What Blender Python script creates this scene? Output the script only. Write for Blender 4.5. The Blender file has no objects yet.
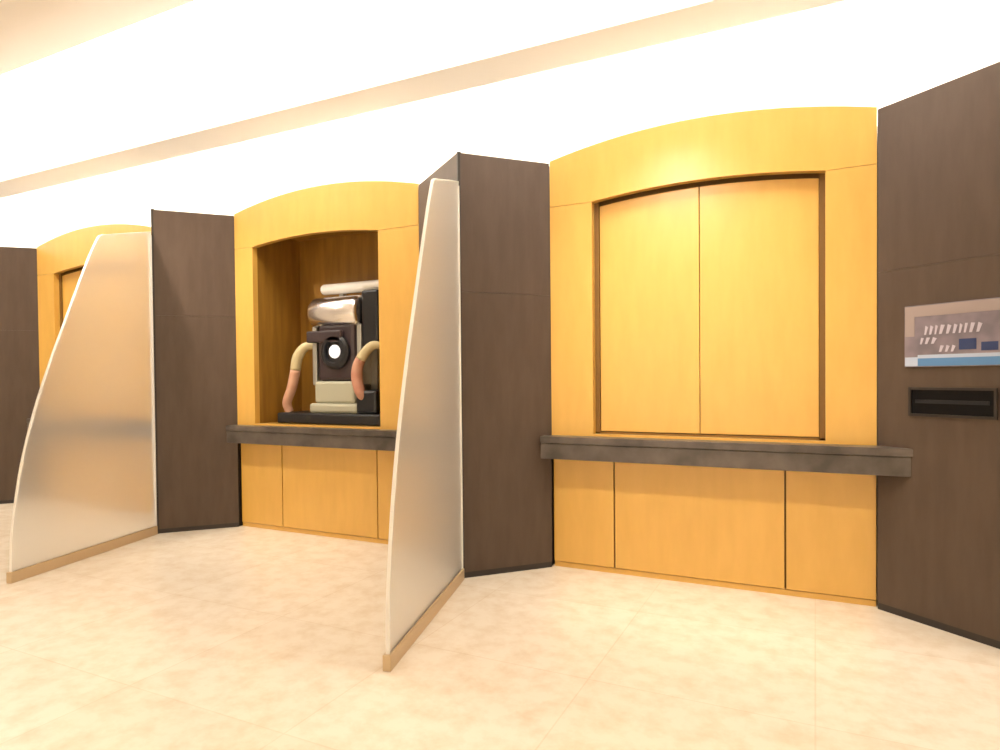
import bpy, bmesh, math
from mathutils import Vector, Matrix

SC = bpy.context.scene
COL = SC.collection

# ------------------------------------------------------------------ materials
def mat(name, color, rough=0.5, metal=0.0, spec=0.5, coat=0.0, emit=None, estr=0.0):
    m = bpy.data.materials.new(name); m.use_nodes = True
    b = m.node_tree.nodes['Principled BSDF']
    b.inputs['Base Color'].default_value = (*color, 1)
    b.inputs['Roughness'].default_value = rough
    b.inputs['Metallic'].default_value = metal
    b.inputs['Specular IOR Level'].default_value = spec
    b.inputs['Coat Weight'].default_value = coat; b.inputs['Coat Roughness'].default_value = .32
    if emit:
        b.inputs['Emission Color'].default_value = (*emit, 1)
        b.inputs['Emission Strength'].default_value = estr
    return m

def textured(m, c1, c2, scale=(1, 1, 1), noise=4.0, detail=4.0, lo=0.35, hi=0.65, bump=0.0):
    """two-tone noise on the base colour of a Principled material"""
    nt = m.node_tree; b = nt.nodes['Principled BSDF']
    tc = nt.nodes.new('ShaderNodeTexCoord'); mp = nt.nodes.new('ShaderNodeMapping')
    mp.inputs['Scale'].default_value = scale
    nz = nt.nodes.new('ShaderNodeTexNoise'); nz.inputs['Scale'].default_value = noise
    nz.inputs['Detail'].default_value = detail
    cr = nt.nodes.new('ShaderNodeValToRGB')
    cr.color_ramp.elements[0].position = lo; cr.color_ramp.elements[0].color = (*c1, 1)
    cr.color_ramp.elements[1].position = hi; cr.color_ramp.elements[1].color = (*c2, 1)
    L = nt.links.new
    L(tc.outputs['Object'], mp.inputs['Vector']); L(mp.outputs['Vector'], nz.inputs['Vector'])
    L(nz.outputs['Fac'], cr.inputs['Fac']); L(cr.outputs['Color'], b.inputs['Base Color'])
    if bump:
        bp = nt.nodes.new('ShaderNodeBump'); bp.inputs['Strength'].default_value = bump
        bp.inputs['Distance'].default_value = 0.002
        L(nz.outputs['Fac'], bp.inputs['Height']); L(bp.outputs['Normal'], b.inputs['Normal'])
    return m

M = {}
M['gold'] = textured(mat('gold_veneer', (.66, .37, .07), .36, spec=.5, coat=.9),
                     (.73, .415, .076), (.79, .458, .094), (2.2, 2.2, .5), 7, 5, .3, .7)
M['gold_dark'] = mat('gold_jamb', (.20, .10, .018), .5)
M['lining'] = textured(mat('niche_brown', (.3, .15, .03), .45), (.28, .135, .018), (.38, .19, .027), (3, 3, .4), 6, 4)  # niche lining toned a darker brown than the gold fronts
M['brown'] = textured(mat('brown_laminate', (.1, .075, .06), .45, spec=.35),
                      (.088, .058, .040), (.103, .069, .048), (3, 3, .6), 6, 4)
M['trim'] = mat('dark_trim', (.03, .022, .017), .4)
M['stone'] = textured(mat('dark_stone', (.09, .075, .065), .3),
                      (.058, .046, .038), (.135, .107, .087), (1, 1, 1), 9, 6, .3, .7)
M['white'] = mat('white_paint', (.86, .82, .76), .8)
M['ceil'] = mat('cream_ceiling_paint', (.90, .85, .80), .85)
M['led'] = mat('led_strip', (1, 1, 1), .5, emit=(1, .95, .86), estr=70)
M['lightpanel'] = mat('light_diffuser', (1, 1, 1), .5, emit=(1, .95, .88), estr=5.4)
M['bulb'] = mat('downlight_lens', (1, 1, 1), .5, emit=(1, .90, .76), estr=30)
M['chrome'] = mat('brushed_chrome', (.80, .77, .76), .22, 1)
M['steel'] = mat('grey_steel', (.45, .44, .40), .4, .8)
M['black'] = mat('black_plastic', (.008, .008, .010), .35)
M['darkhead'] = mat('dark_housing', (.040, .024, .026), .35)
M['ivory'] = mat('ivory_plastic', (.42, .40, .29), .5)
M['cream'] = mat('cream_plastic', (.60, .50, .28), .5)
M['peach'] = textured(mat('peach_plastic', (.8, .45, .3), .5),
                      (.50, .22, .14), (.62, .36, .24), (1, 1, 1), 5, 2, .35, .6)
M['lens'] = mat('white_lens', (.95, .92, .9), .2, emit=(1, .95, .92), estr=.9)
M['rail'] = mat('bronze_rail', (.62, .47, .29), .4, .4)
M['slot'] = mat('slot_black', (.005, .004, .004), .6, spec=.15)
M['glassedge'] = mat('polished_glass_edge', (.93, .91, .86), .25)
M['sign_back'] = textured(mat('sign_mauve', (.22, .19, .22), .4), (.17, .145, .17), (.28, .23, .26), (1, 1, 1), 9, 2)
M['sign_head'] = mat('sign_beige', (.36, .29, .27), .4)
M['sign_blue'] = mat('sign_blue', (.10, .24, .47), .4)
M['sign_pale'] = mat('sign_pale_blue', (.45, .52, .66), .4)
M['sign_white'] = mat('sign_lettering_white', (.55, .50, .58), .4)
M['sign_navy'] = mat('sign_navy', (.03, .05, .14), .4)

# cream marble floor
fm = mat('cream_marble', (.8, .68, .5), .26, spec=.45)
nt = fm.node_tree; b = nt.nodes['Principled BSDF']; L = nt.links.new
tc = nt.nodes.new('ShaderNodeTexCoord')
n1 = nt.nodes.new('ShaderNodeTexNoise'); n1.inputs['Scale'].default_value = 8.5; n1.inputs['Detail'].default_value = 7; n1.inputs['Roughness'].default_value = .65
r1 = nt.nodes.new('ShaderNodeValToRGB')
r1.color_ramp.elements[0].position = .30; r1.color_ramp.elements[0].color = (.80, .67, .50, 1)
r1.color_ramp.elements[1].position = .58; r1.color_ramp.elements[1].color = (.90, .81, .67, 1)
br = nt.nodes.new('ShaderNodeTexBrick'); br.offset = 0
br.inputs['Scale'].default_value = 1; br.inputs['Brick Width'].default_value = .8; br.inputs['Row Height'].default_value = .8
br.inputs['Mortar Size'].default_value = .003
br.inputs['Color1'].default_value = (1, 1, 1, 1); br.inputs['Color2'].default_value = (.95, .94, .92, 1); br.inputs['Mortar'].default_value = (.92, .88, .83, 1)
mx = nt.nodes.new('ShaderNodeMix'); mx.data_type = 'RGBA'; mx.blend_type = 'MULTIPLY'; mx.inputs[0].default_value = 1
L(tc.outputs['Object'], n1.inputs['Vector']); L(tc.outputs['Object'], br.inputs['Vector'])
L(n1.outputs['Fac'], r1.inputs['Fac']); L(r1.outputs['Color'], mx.inputs[6]); L(br.outputs['Color'], mx.inputs[7])
L(mx.outputs[2], b.inputs['Base Color'])
M['floor'] = fm

# frosted glass: rough transmission with a little milky scatter
gm = bpy.data.materials.new('frosted_glass'); gm.use_nodes = True
nt = gm.node_tree; L = nt.links.new
b = nt.nodes['Principled BSDF']; out = nt.nodes['Material Output']
b.inputs['Base Color'].default_value = (.95, .94, .92, 1); b.inputs['Roughness'].default_value = .32
b.inputs['Transmission Weight'].default_value = 1; b.inputs['IOR'].default_value = 1.2
df = nt.nodes.new('ShaderNodeBsdfDiffuse'); df.inputs['Color'].default_value = (.84, .82, .78, 1)
tl = nt.nodes.new('ShaderNodeBsdfTranslucent'); tl.inputs['Color'].default_value = (.86, .84, .80, 1)
a1 = nt.nodes.new('ShaderNodeMixShader'); a1.inputs[0].default_value = .5
a2 = nt.nodes.new('ShaderNodeMixShader'); a2.inputs[0].default_value = .18
L(df.outputs[0], a1.inputs[1]); L(tl.outputs[0], a1.inputs[2])
L(b.outputs[0], a2.inputs[1]); L(a1.outputs[0], a2.inputs[2]); L(a2.outputs[0], out.inputs['Surface'])
M['frost'] = gm

# ------------------------------------------------------------------ helpers
def link(name, bm, m, parent=None, bevel=0.0, smooth=False, loc=None):
    bmesh.ops.remove_doubles(bm, verts=bm.verts, dist=1e-6)
    bmesh.ops.recalc_face_normals(bm, faces=bm.faces)
    me = bpy.data.meshes.new(name); 
    if parent is not None:
        off = Vector(parent.location)
        bmesh.ops.translate(bm, verts=bm.verts, vec=-off)
    elif loc is not None:
        bmesh.ops.translate(bm, verts=bm.verts, vec=-Vector(loc))
    if smooth:
        for f in bm.faces: f.smooth = True
    bm.to_mesh(me); bm.free()
    o = bpy.data.objects.new(name, me); COL.objects.link(o)
    me.materials.append(M[m])
    if parent is not None: o.parent = parent
    elif loc is not None: o.location = loc
    if bevel:
        md = o.modifiers.new('Bevel', 'BEVEL'); md.width = bevel; md.segments = 2; md.limit_method = 'ANGLE'
    return o

def box(bm, x0, x1, y0, y1, z0, z1):
    prism(bm, [(x0, y0), (x1, y0), (x1, y1), (x0, y1)], z0, z1)

def prism(bm, pts, z0, z1):
    """vertical prism on a plan polygon"""
    a = [bm.verts.new((x, y, z0)) for x, y in pts]; c = [bm.verts.new((x, y, z1)) for x, y in pts]
    n = len(pts)
    bm.faces.new(a[::-1]); bm.faces.new(c)
    for i in range(n): bm.faces.new((a[i], a[(i+1) % n], c[(i+1) % n], c[i]))

def slab(bm, pts, fr, d0, d1):
    """polygon given as (s, z) in a vertical frame fr=(origin, dir, normal), extruded d0..d1 along the normal"""
    O, D, N = fr
    P = lambda s, z, d: O + D*s + N*d + Vector((0, 0, z))
    a = [bm.verts.new(P(s, z, d0)) for s, z in pts]; c = [bm.verts.new(P(s, z, d1)) for s, z in pts]
    n = len(pts)
    bm.faces.new(a); bm.faces.new(c[::-1])
    for i in range(n): bm.faces.new((a[i], a[(i+1) % n], c[(i+1) % n], c[i]))

def rect(s0, s1, z0, z1): return [(s0, z0), (s1, z0), (s1, z1), (s0, z1)]

def lathe(bm, prof, origin, axis, seg=32):
    """revolve (distance along axis, radius) pairs"""
    ax = Vector(axis).normalized(); t = Vector((0, 0, 1)) if abs(ax.z) < .9 else Vector((1, 0, 0))
    u = ax.cross(t).normalized(); v = ax.cross(u)
    rings = []
    for h, r in prof:
        rings.append([bm.verts.new(Vector(origin) + ax*h + (u*math.cos(2*math.pi*k/seg) + v*math.sin(2*math.pi*k/seg))*max(r, 1e-4)) for k in range(seg)])
    for i in range(len(rings)-1):
        for k in range(seg):
            bm.faces.new((rings[i][k], rings[i][(k+1) % seg], rings[i+1][(k+1) % seg], rings[i+1][k]))
    bm.faces.new(rings[0][::-1]); bm.faces.new(rings[-1])

def tube(bm, pts, radii, seg=16):
    pts = [Vector(p) for p in pts]; rings = []
    for i, p in enumerate(pts):
        d = (pts[min(i+1, len(pts)-1)] - pts[max(i-1, 0)]).normalized()
        t = Vector((0, 1, 0)) if abs(d.y) < .9 else Vector((1, 0, 0))
        u = d.cross(t).normalized(); v = d.cross(u)
        rings.append([bm.verts.new(p + (u*math.cos(2*math.pi*k/seg) + v*math.sin(2*math.pi*k/seg))*radii[i]) for k in range(seg)])
    for i in range(len(rings)-1):
        for k in range(seg):
            bm.faces.new((rings[i][k], rings[i][(k+1) % seg], rings[i+1][(k+1) % seg], rings[i+1][k]))
    bm.faces.new(rings[0][::-1]); bm.faces.new(rings[-1])

def thing(name, label, cat, loc, group=None):
    o = bpy.data.objects.new(name, None); COL.objects.link(o); o.location = loc
    o.empty_display_size = .2
    return tag(o, label, cat, group)

def tag(o, label, cat, group=None):
    o['label'] = label; o['category'] = cat
    if group: o['group'] = group
    return o

def struct(name, bm, m):
    o = link(name, bm, m); o['kind'] = 'structure'; return o

def new(): return bmesh.new()

# ------------------------------------------------------------------ plan
BX, BY = -1.873, 3.300          # apex of the middle pillar
SP = 2.708                      # spacing of the row
GY = 3.732                      # plane of the gold fronts
HL, HR = .554, .401             # left and right half widths of a wedge pillar
H = 2.50
WB = 4.65                       # back wall
ZC = 3.10                       # ceiling
X0, X1, YF = -12.0, 4.2, -3.2   # room ends

# ------------------------------------------------------------------ setting
m = new(); box(m, X0, X1, YF, WB, -.1, 0); struct('floor', m, 'floor')
m = new(); box(m, X0, X1, WB, WB+.1, 0, 3.5); struct('wall_back', m, 'white')
m = new(); box(m, X0-.1, X0, YF, WB, 0, 3.5); struct('wall_left', m, 'white')
m = new(); box(m, X1, X1+.1, YF, WB, 0, 3.5); struct('wall_right', m, 'white')
m = new(); box(m, X0, X1, YF-.1, YF, 0, 3.5); struct('wall_front', m, 'white')
# main ceiling with a gently curved lip rising into the light cove
m = new()
prof = [(YF, ZC), (1.75, ZC), (1.86, ZC+.006), (1.96, ZC+.022), (2.06, ZC+.05), (2.16, ZC+.088), (2.64, ZC+.295), (2.64, ZC+.40), (YF, ZC+.40)]
a = [m.verts.new((X0, y, z)) for y, z in prof]; c = [m.verts.new((X1, y, z)) for y, z in prof]
m.faces.new(a); m.faces.new(c[::-1])
for i in range(len(prof)):
    j = (i+1) % len(prof); m.faces.new((a[i], a[j], c[j], c[i]))
co = struct('ceiling', m, 'ceil')
for p in co.data.polygons: p.use_smooth = True
co.data.set_sharp_from_angle(angle=math.radians(35))
m = new(); box(m, X0, X1, 2.62, WB, 3.45, 3.50); struct('ceiling_cove', m, 'white')
m = new(); box(m, X0, X1, 3.48, 3.79, ZC, 3.45); struct('ceiling_soffit', m, 'ceil')

# long luminous panel in the cove in front of the soffit
m = new(); box(m, X0+.1, X1-.1, 2.70, 3.44, 3.40, 3.449)
tag(link('cove_light', m, 'lightpanel', loc=(-4, 3.07, 3.40)), 'long glowing white cove light running along the ceiling before the soffit', 'ceiling light')

# ------------------------------------------------------------------ pillars
def pillar(ax, label):
    A = Vector((ax, BY, 0)); Lc = Vector((ax-HL, GY, 0)); Rc = Vector((ax+HR, GY, 0))
    t = thing('wedge_pillar', label, 'pillar', (ax, GY, 0), 'brown wedge pillars between the booths')
    cx = .010
    m = new(); prism(m, [(ax-HL+.016, GY), (ax, BY+.014), (ax+HR-.014, GY), (ax+HR-.014, 4.30), (ax-HL+.016, 4.30)], .0, H-.004)
    link('core', m, 'trim', t)
    for P, Q, sgn in ((A, Rc, 1), (Lc, A, 1)):
        D = (Q-P); ln = D.length; D.normalize(); N = Vector((D.y, -D.x, 0))
        fr = (P, D, N)
        s0, s1 = (.016, ln) if P is A else (0, ln-.016)
        for z0, z1 in ((.035, 1.6895), (1.6905, H)):
            m = new(); slab(m, rect(s0, s1, z0, z1), fr, -.010, 0); link('face_panel', m, 'brown', t)
        m = new(); slab(m, rect(s0, s1, 0, .034), fr, -.012, -.004); link('skirting', m, 'trim', t)
    m = new()
    d1 = (Rc-A).normalized(); d2 = (Lc-A).normalized()
    i_ = Vector((0, .014, 0))
    prism(m, [tuple(v.to_2d()) for v in (A, A+d1*.0155, A+d1*.0155+i_*.8, A+i_, A+d2*.0155+i_*.8, A+d2*.0155)], 0, H+.006)
    link('corner_trim', m, 'trim', t)
    return t

pillar(BX, 'brown wedge pillar between the booth with the machine and the booth with closed doors')
pillar(BX-SP, 'brown wedge pillar to the left of the booth with the open niche')
pillar(BX+SP, 'dark brown wedge pillar at the right edge carrying the blue and grey sign')
pillar(BX-2*SP, 'brown wedge pillar at the far left edge behind the first frosted screen')

# ------------------------------------------------------------------ booths
def arc(x0, x1, zend, sag, n=24):
    out = []
    for i in range(n+1):
        u = i/n; out.append((x0+(x1-x0)*u, zend + sag*(1-(2*u-1)**2)))
    return out

def booth(k, label, is_open, ro=(.672, 1.922), gr=(.791, 1.729)):
    ax = BX + k*SP
    xl = ax + HR + .003; xr = ax + SP - HL - .003
    rl, rr = ax + ro[0], ax + ro[1]          # recess sides
    zb, zt = .838, 2.232                    # recess bottom, top corner
    t = thing('gold_booth', label, 'booth', ((xl+xr)/2, GY, 0), 'gold booths in the row')
    fr = (Vector((0, GY, 0)), Vector((1, 0, 0)), Vector((0, 1, 0)))
    # arched fascia over the recess
    pts = arc(xl, xr, 2.512, .105) + [(xr, zt+.001)] + arc(rl, rr, zt, .044)[::-1] + [(xl, zt+.001)]
    m = new(); slab(m, pts, fr, 0, .05); link('fascia', m, 'gold', t)
    for a, c in ((xl, rl), (rr, xr)):
        m = new(); slab(m, rect(a, c, .70, zt-.002), fr, 0, .05); link('stile', m, 'gold', t)
    m = new(); slab(m, rect(rl, rr, .70, zb), fr, .001, .05); link('sill_rail', m, 'gold', t)
    # base panels with dark joints
    g1, g2 = ax+gr[0], ax+gr[1]
    m = new(); slab(m, rect(xl, xr, .0, .70), fr, .052, .09); link('base_backing', m, 'gold_dark', t)
    for a, c in ((xl, g1-.005), (g1+.005, g2-.005), (g2+.005, xr)):
        m = new(); slab(m, rect(a, c, .035, .70), fr, .030, .052); link('base_panel', m, 'gold', t)
    m = new(); slab(m, rect(xl, xr, .0, .030), fr, .036, .052); link('plinth', m, 'gold', t)
    # top deck behind the fascia
    m = new(); slab(m, rect(xl, xr, 2.40, 2.43), fr, .05, .56); link('top_deck', m, 'white', t)
    if is_open:
        d = .52
        m = new()
        slab(m, rect(rl-.02, rl, zb-.02, 2.39), fr, .05, d)
        slab(m, rect(rr, rr+.02, zb-.02, 2.39), fr, .05, d)
        slab(m, rect(rl, rr, zb-.02, zb), fr, .05, d)
        slab(m, rect(rl, rr, 2.37, 2.39), fr, .05, d)
        slab(m, rect(rl-.02, rr+.02, zb-.02, 2.39), fr, d, d+.02)
        link('niche_lining', m, 'lining', t)
    else:
        dd = .062
        # jamb: dark shadow gap framing the doors
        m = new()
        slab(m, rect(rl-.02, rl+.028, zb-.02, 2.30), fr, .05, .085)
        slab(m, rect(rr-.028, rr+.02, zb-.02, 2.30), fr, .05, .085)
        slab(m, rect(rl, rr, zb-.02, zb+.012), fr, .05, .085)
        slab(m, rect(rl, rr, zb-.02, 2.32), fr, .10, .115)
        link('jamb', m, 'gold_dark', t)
        mid = (rl+rr)/2 - .012
        top = lambda x: zt - .022 + .044*(1-(2*(x-rl)/(rr-rl)-1)**2)
        for a, c in ((rl+.030, mid-.002), (mid+.002, rr-.030)):
            edge = [(a+(c-a)*q/12, top(a+(c-a)*q/12)) for q in range(13)][::-1]
            m = new(); slab(m, [(a, zb+.016), (c, zb+.016)] + edge, fr, dd, dd+.024); link('door', m, 'gold', t, bevel=.002)
    return t, xl, xr, rl, rr

booth(0, 'gold booth with closed double doors, beside the pillar with the sign', False)
booth(-1, 'gold booth whose open niche holds the silver and black machine', True, (.597, 1.811), (.845, 1.755))
booth(-2, 'gold booth at the far left, mostly behind the first frosted screen', False)

# dark stone counters let in between the pillars
def counter(k, label, lo=.03):
    ax = BX + k*SP; e = .002
    def plan(yf, yb):
        r = HR/(GY-BY); l = HL/(GY-BY)
        return [(ax+HR-lo, yf), (ax+SP-HL+(GY-yf)*l-e, yf), (ax+SP-HL+(GY-yb)*l-e, yb), (ax+HR+e, yb), (ax+HR+e, GY-.031), (ax+HR-lo, GY-.034)]
    t = thing('stone_counter', label, 'counter', (ax+SP/2, GY-.06, .69), 'dark counters of the booths')
    m = new(); prism(m, plan(3.620, GY-.001), .785, .826); link('countertop', m, 'stone', t, bevel=.004)
    m = new(); prism(m, plan(3.626, GY-.001), .690, .784); link('apron', m, 'stone', t, bevel=.003)
counter(0, 'dark stone counter under the closed double doors')
counter(-1, 'dark stone counter under the open niche with the machine', .004)
counter(-2, 'dark stone counter showing dimly behind the left frosted screen')

# ------------------------------------------------------------------ frosted screens
PA = Vector((.267, -1, 0)).normalized()
def screen(ax, label):
    base = Vector((ax, BY, 0)) + PA*.012
    N = Vector((-PA.y, PA.x, 0))
    fr = (base, PA, N)
    t = thing('frosted_screen', label, 'screen', (ax+PA.x*.6, BY+PA.y*.6, 0), 'frosted privacy screens')
    key = [(1.190, .066), (1.185, .25), (1.155, .45), (1.105, .70), (1.015, 1.0), (.90, 1.30), (.79, 1.55), (.68, 1.80), (.575, 2.03), (.50, 2.17)]
    # smooth outline through the key points (Catmull-Rom)
    front = []
    for i in range(len(key)-1):
        p0 = key[max(i-1, 0)]; p1 = key[i]; p2 = key[i+1]; p3 = key[min(i+2, len(key)-1)]
        for q in range(4):
            u = q/4
            front.append(tuple(.5*((2*p1[j]) + (-p0[j]+p2[j])*u + (2*p0[j]-5*p1[j]+4*p2[j]-p3[j])*u*u + (-p0[j]+3*p1[j]-3*p2[j]+p3[j])*u**3) for j in (0, 1)))
    top = [(.49, 2.185), (.46, 2.20), (.40, 2.215), (.2, 2.27), (0, 2.32)]
    pts = [(0, .066)] + front + top
    m = new(); slab(m, pts, fr, -.007, .007); link('glass_panel', m, 'frost', t)
    # polished edge strip following the outline
    ed = front + top
    m = new()
    for i in range(len(ed)-1):
        (s0, z0), (s1, z1) = ed[i], ed[i+1]
        d = Vector((s1-s0, z1-z0)).normalized(); n = Vector((d.y, -d.x))*.008
        slab(m, [(s0, z0), (s0+n.x, z0+n.y), (s1+n.x, z1+n.y), (s1, z1)], fr, -.008, .008)
    link('polished_edge', m, 'glassedge', t)
    m = new(); slab(m, rect(0, 1.21, 0, .066), fr, -.018, .018); link('base_rail', m, 'rail', t, bevel=.003)
    m = new(); slab(m, rect(0, .012, .066, 2.30), fr, -.012, .012); link('wall_channel', m, 'glassedge', t)
screen(BX, 'frosted glass screen at the middle pillar, in front of the closed-door booth')
screen(BX-SP, 'frosted glass screen on the left, in front of the far-left booth')

# ------------------------------------------------------------------ sign and slot on the right pillar
axC = BX+SP
Pc = Vector((axC-HL, GY, 0)); Dc = Vector((HL, BY-GY, 0)); Dc.normalize(); Nc = Vector((Dc.y, -Dc.x, 0))
frC = (Pc, Dc, Nc)
cen = Pc + Dc*.35
t = thing('notice_sign', 'small grey notice with white lettering and a blue lower band on the right pillar', 'sign', (cen.x, cen.y, 1.22))
m = new(); slab(m, rect(.142, .565, 1.216, 1.505), frC, .0005, .012); link('board', m, 'sign_back', t, bevel=.002)
m = new(); slab(m, rect(.146, .561, 1.452, 1.501), frC, .0122, .0135); slab(m, rect(.146, .190, 1.36, 1.452), frC, .0122, .0135); link('header_strip', m, 'sign_head', t)
m = new(); slab(m, rect(.205, .561, 1.220, 1.256), frC, .0122, .0135); link('blue_band', m, 'sign_blue', t)
m = new(); slab(m, rect(.146, .205, 1.220, 1.262), frC, .0122, .0135); slab(m, rect(.205, .561, 1.256, 1.272), frC, .0122, .0135); link('pale_band', m, 'sign_pale', t)
m = new()
# unreadable rows of white letter shapes
import random
rnd = random.Random(4)
for z0, hgt, s0, s1 in ((1.365, .042, .235, .47), (1.322, .030, .215, .30), (1.283, .030, .30, .37)):
    s = s0
    while s < s1-.01:
        w = rnd.uniform(.014, .026)
        slab(m, [(s, z0), (s+w*.45, z0), (s+w, z0+hgt*rnd.uniform(.8, 1)), (s+w*.35, z0+hgt)], frC, .0122, .0140)
        s += w + .005
link('lettering', m, 'sign_white', t)
m = new(); slab(m, rect(.385, .455, 1.290, 1.338), frC, .0122, .0138); slab(m, rect(.475, .54, 1.283, 1.32), frC, .0122, .0138); link('navy_block', m, 'sign_navy', t)

t = thing('slot_panel', 'black horizontal slot plate below the notice on the right pillar', 'slot', (cen.x, cen.y, .99))
m = new()
for r in (rect(.160, .535, .984, .996), rect(.160, .535, 1.108, 1.120), rect(.160, .172, .996, 1.108), rect(.523, .535, .996, 1.108)):
    slab(m, r, frC, .0005, .012)
link('bezel', m, 'trim', t)
m = new(); slab(m, rect(.172, .523, .996, 1.108), frC, .0005, .004); link('recess_plate', m, 'slot', t)
m = new(); slab(m, rect(.19, .505, 1.045, 1.062), frC, .0042, .009); link('lip', m, 'black', t)

# ------------------------------------------------------------------ machine in the open niche
t = thing('desktop_machine', 'silver and black machine with rounded chrome hood and white lens in the open niche', 'machine', (-3.30, 3.98, .838))
ZN = .838
m = new(); box(m, -3.84, -2.84, 3.82, 4.16, ZN+.001, ZN+.085); link('base_tray', m, 'black', t, bevel=.012)
# ivory lower body, tapering upward
m = new()
prism(m, [(-3.545, 3.86), (-3.075, 3.86), (-3.075, 4.12), (-3.545, 4.12)], ZN+.085, ZN+.16)
prism(m, [(-3.505, 3.88), (-3.115, 3.88), (-3.115, 4.10), (-3.505, 4.10)], ZN+.16, ZN+.33)
link('lower_body', m, 'ivory', t, bevel=.02)
# dark head with its lens
m = new(); box(m, -3.485, -3.125, 3.90, 4.12, ZN+.33, ZN+.775); link('head', m, 'darkhead', t, bevel=.03)
h = new(); lathe(h, [(0, .135), (.03, .135), (.045, .115), (.045, .09), (.02, .085)], (-3.300, 3.905, 1.395), (0, -1, 0), 40); link('lens_ring', h, 'black', t, smooth=False)
h = new(); lathe(h, [(0, .052), (.012, .049), (.020, .036), (.024, .012)], (-3.300, 3.885, 1.395), (0, -1, 0), 32); link('lens', h, 'lens', t, smooth=True)
m = new(); box(m, -3.565, -3.225, 3.86, 3.90, ZN+.63, ZN+.72); link('brow_plate', m, 'darkhead', t, bevel=.012)
for x in (-3.535, -3.100):
    m = new(); box(m, x-.022, x+.022, 3.92, 4.06, ZN+.30, ZN+.76); link('side_post', m, 'steel', t, bevel=.008)
# chrome barrel lying across the top
h = new(); lathe(h, [(0, .085), (.008, .112), (.03, .125), (.44, .125), (.462, .112), (.470, .085)], (-3.560, 3.975, 1.700), (1, 0, 0), 48); o = link('chrome_hood', h, 'chrome', t, smooth=True)
# slim lamp tube above the hood
h = new(); lathe(h, [(0, .02), (.008, .036), (.02, .042), (.58, .042), (.592, .036), (.60, .02)], (-3.53, 4.02, 1.895), (1, 0, 0), 32); link('top_bar', h, 'glassedge', t, smooth=True)
m = new(); box(m, -3.365, -3.325, 4.02, 4.06, 1.80, 1.87); link('bar_bracket', m, 'steel', t)
m = new(); box(m, -3.145, -3.105, 4.02, 4.06, 1.80, 1.87); link('bar_bracket', m, 'steel', t)
# black side unit on the right
m = new(); box(m, -3.085, -2.93, 3.93, 4.14, 1.42, 1.855); link('side_unit', m, 'black', t, bevel=.02)
m = new(); box(m, -3.09, -2.90, 3.86, 4.12, ZN+.085, 1.10); link('side_foot', m, 'black', t, bevel=.02)
m = new(); box(m, -3.08, -3.02, 4.04, 4.12, 1.08, 1.44); link('side_stem', m, 'steel', t)
# curved peach arms left and right
def smooth_path(P, R, n=6):
    pts, rad = [], []
    for i in range(len(P)-1):
        q = [P[max(i-1, 0)], P[i], P[i+1], P[min(i+2, len(P)-1)]]; r = [R[max(i-1, 0)], R[i], R[i+1], R[min(i+2, len(R)-1)]]
        for k in range(n + (i == len(P)-2)):
            u = k/n
            cr = lambda a, b, c, d: .5*((2*b) + (c-a)*u + (2*a-5*b+4*c-d)*u*u + (3*b-a-3*c+d)*u**3)
            pts.append(tuple(cr(*[v[j] for v in q]) for j in range(3))); rad.append(cr(*r))
    return pts, rad
for P, R_, cut in (
    ([(-3.56, 3.95, 1.45), (-3.63, 3.92, 1.44), (-3.69, 3.90, 1.36), (-3.72, 3.90, 1.24), (-3.76, 3.90, 1.11), (-3.81, 3.90, 1.00), (-3.80, 3.92, .925)], [.024, .036, .041, .040, .038, .036, .032], 17),
    ([(-2.90, 3.93, 1.43), (-2.96, 3.90, 1.43), (-3.03, 3.88, 1.36), (-3.075, 3.87, 1.27), (-3.08, 3.87, 1.17), (-3.05, 3.87, 1.08), (-3.03, 3.90, 1.03)], [.024, .034, .038, .041, .042, .038, .032], 14)):
    pp, rr_ = smooth_path(P, R_)
    h = new(); tube(h, pp[:cut+1], rr_[:cut+1], 20); link('upper_arm', h, 'cream', t, smooth=True)
    h = new(); tube(h, pp[cut:], rr_[cut:], 20); link('lower_arm', h, 'peach', t, smooth=True)

# ------------------------------------------------------------------ lamps
# light ledge along the back wall behind the booths, its LED line washing the wall
m = new(); box(m, X0, X1, 4.30, WB, 2.39, 2.42); box(m, X0, X1, 4.30, 4.32, 2.42, 2.57); struct('led_shield_trim', m, 'white')  # hidden upstand added to keep the LED light off the soffit
m = new(); box(m, X0+.1, X1-.1, 4.36, 4.40, 2.421, 2.445)
tag(link('light_strip', m, 'led', loc=(-4, 4.38, 2.421)), 'glowing light strip on the ledge behind the booths, washing the wall white', 'light strip')

def downlight(x, y, watts, label):
    t = thing('ceiling_downlight', label, 'downlight', (x, y, ZC-.012), 'ceiling downlights')
    h = new()
    lathe(h, [(0, .085), (.004, .10), (.0115, .10)], (x, y, ZC-.0125), (0, 0, 1), 32); link('trim_ring', h, 'white', t)
    h = new(); lathe(h, [(0, .05), (.004, .075)], (x, y, ZC-.018), (0, 0, 1), 24); link('lens', h, 'bulb', t)
    ld = bpy.data.lights.new('downlight_beam', 'SPOT'); ld.energy = watts; ld.color = (1, .89, .75)
    ld.spot_size = math.radians(115); ld.spot_blend = .9; ld.shadow_soft_size = .07
    lo = bpy.data.objects.new('beam', ld); COL.objects.link(lo); lo.parent = t; lo.location = (0, 0, -.03)
    return t
for x in (-9.6, -4.2, 1.2):  # unseen downlights added as general fill for floor and room
    downlight(x, -1.0, 150, 'unseen round ceiling downlight added for general fill')
# unseen downlights added to brighten the opposite wall reflected in the doors
for x in (-2.5, -1.1):
    downlight(x, -2.6, 330, 'unseen round ceiling downlight added for general fill')
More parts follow.
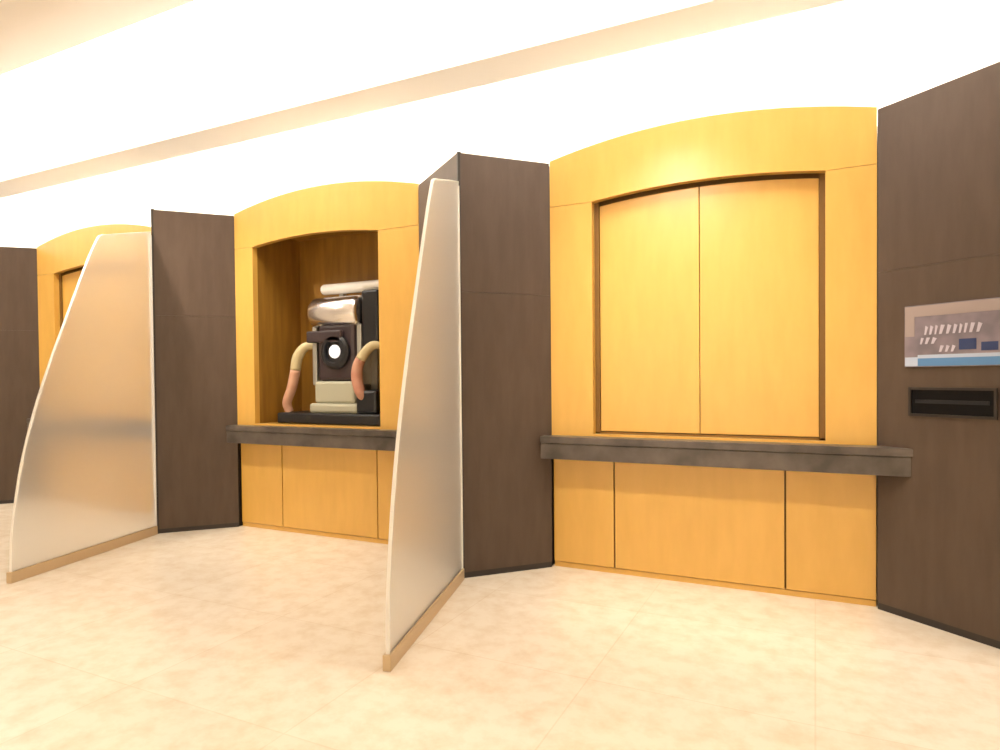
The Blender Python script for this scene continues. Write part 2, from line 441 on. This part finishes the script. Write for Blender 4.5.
# accent downlights turned towards the booth fronts
for x in (-7.9, -4.5, -1.0):
    t = downlight(x, 2.0, 210, 'unseen round ceiling downlight added for general fill')
    for c in t.children:
        if c.type == 'LIGHT':
            c.rotation_euler = (math.radians(42), 0, math.radians(-12)); c.data.spot_size = math.radians(64); c.data.spot_blend = 1.0

# wall washers hanging in the cove, one in front of each booth
def washer(k, where):
    x, y, z = BX + k*SP + 1.18, 2.92, 3.40
    t = thing('cove_spotlight', 'small spotlight in the ceiling cove above the ' + where, 'spotlight', (x, y, z), 'cove spotlights')
    h = new(); lathe(h, [(0, .05), (.002, .055), (.020, .055), (.022, .05)], (x, y, z-.023), (0, 0, 1), 24); link('housing', h, 'lightpanel', t)
    ld = bpy.data.lights.new('spot_beam', 'SPOT'); ld.energy = 22; ld.color = (1, .92, .78)
    ld.spot_size = math.radians(80); ld.spot_blend = 1.0; ld.shadow_soft_size = .04
    lo = bpy.data.objects.new('beam', ld); COL.objects.link(lo); lo.parent = t; lo.location = (0, 0, -.035)
    lo.rotation_euler = (math.radians(22), 0, 0)
washer(0, 'closed-door booth'); washer(-1, 'booth with the open niche'); washer(-2, 'far left booth')

# world: faint warm ambience
w = bpy.data.worlds.new('World'); SC.world = w; w.use_nodes = True
w.node_tree.nodes['Background'].inputs[0].default_value = (1, .92, .82, 1)
w.node_tree.nodes['Background'].inputs[1].default_value = .3

# ------------------------------------------------------------------ camera
f, yaw, pit, rol, sy, ez = 645.0, 26.036, -1.0145, -.5554, 13.62, 1.1869
a, b_, c_ = map(math.radians, (yaw, pit, rol))
R = Vector((math.cos(a), math.sin(a), 0)); Y = Vector((-math.sin(a), math.cos(a), 0)); Z = Vector((0, 0, 1))
F = Y*math.cos(b_) + Z*math.sin(b_); U = -Y*math.sin(b_) + Z*math.cos(b_)
R2 = R*math.cos(c_) + U*math.sin(c_); U2 = U*math.cos(c_) - R*math.sin(c_)
cd = bpy.data.cameras.new('camera'); cam = bpy.data.objects.new('camera', cd); COL.objects.link(cam)
cd.sensor_fit = 'HORIZONTAL'; cd.sensor_width = 36; cd.lens = f/1000*36; cd.shift_y = sy/1000; cd.clip_start = .05
mw = Matrix((R2, U2, -F)).transposed().to_4x4(); mw.translation = Vector((0, 0, ez))
cam.matrix_world = mw
SC.camera = cam

SC.view_settings.view_transform = 'Standard'
SC.view_settings.look = 'None'
SC.view_settings.gamma = 1
SC.view_settings.use_curve_mapping = False
SC.view_settings.exposure = 0.10
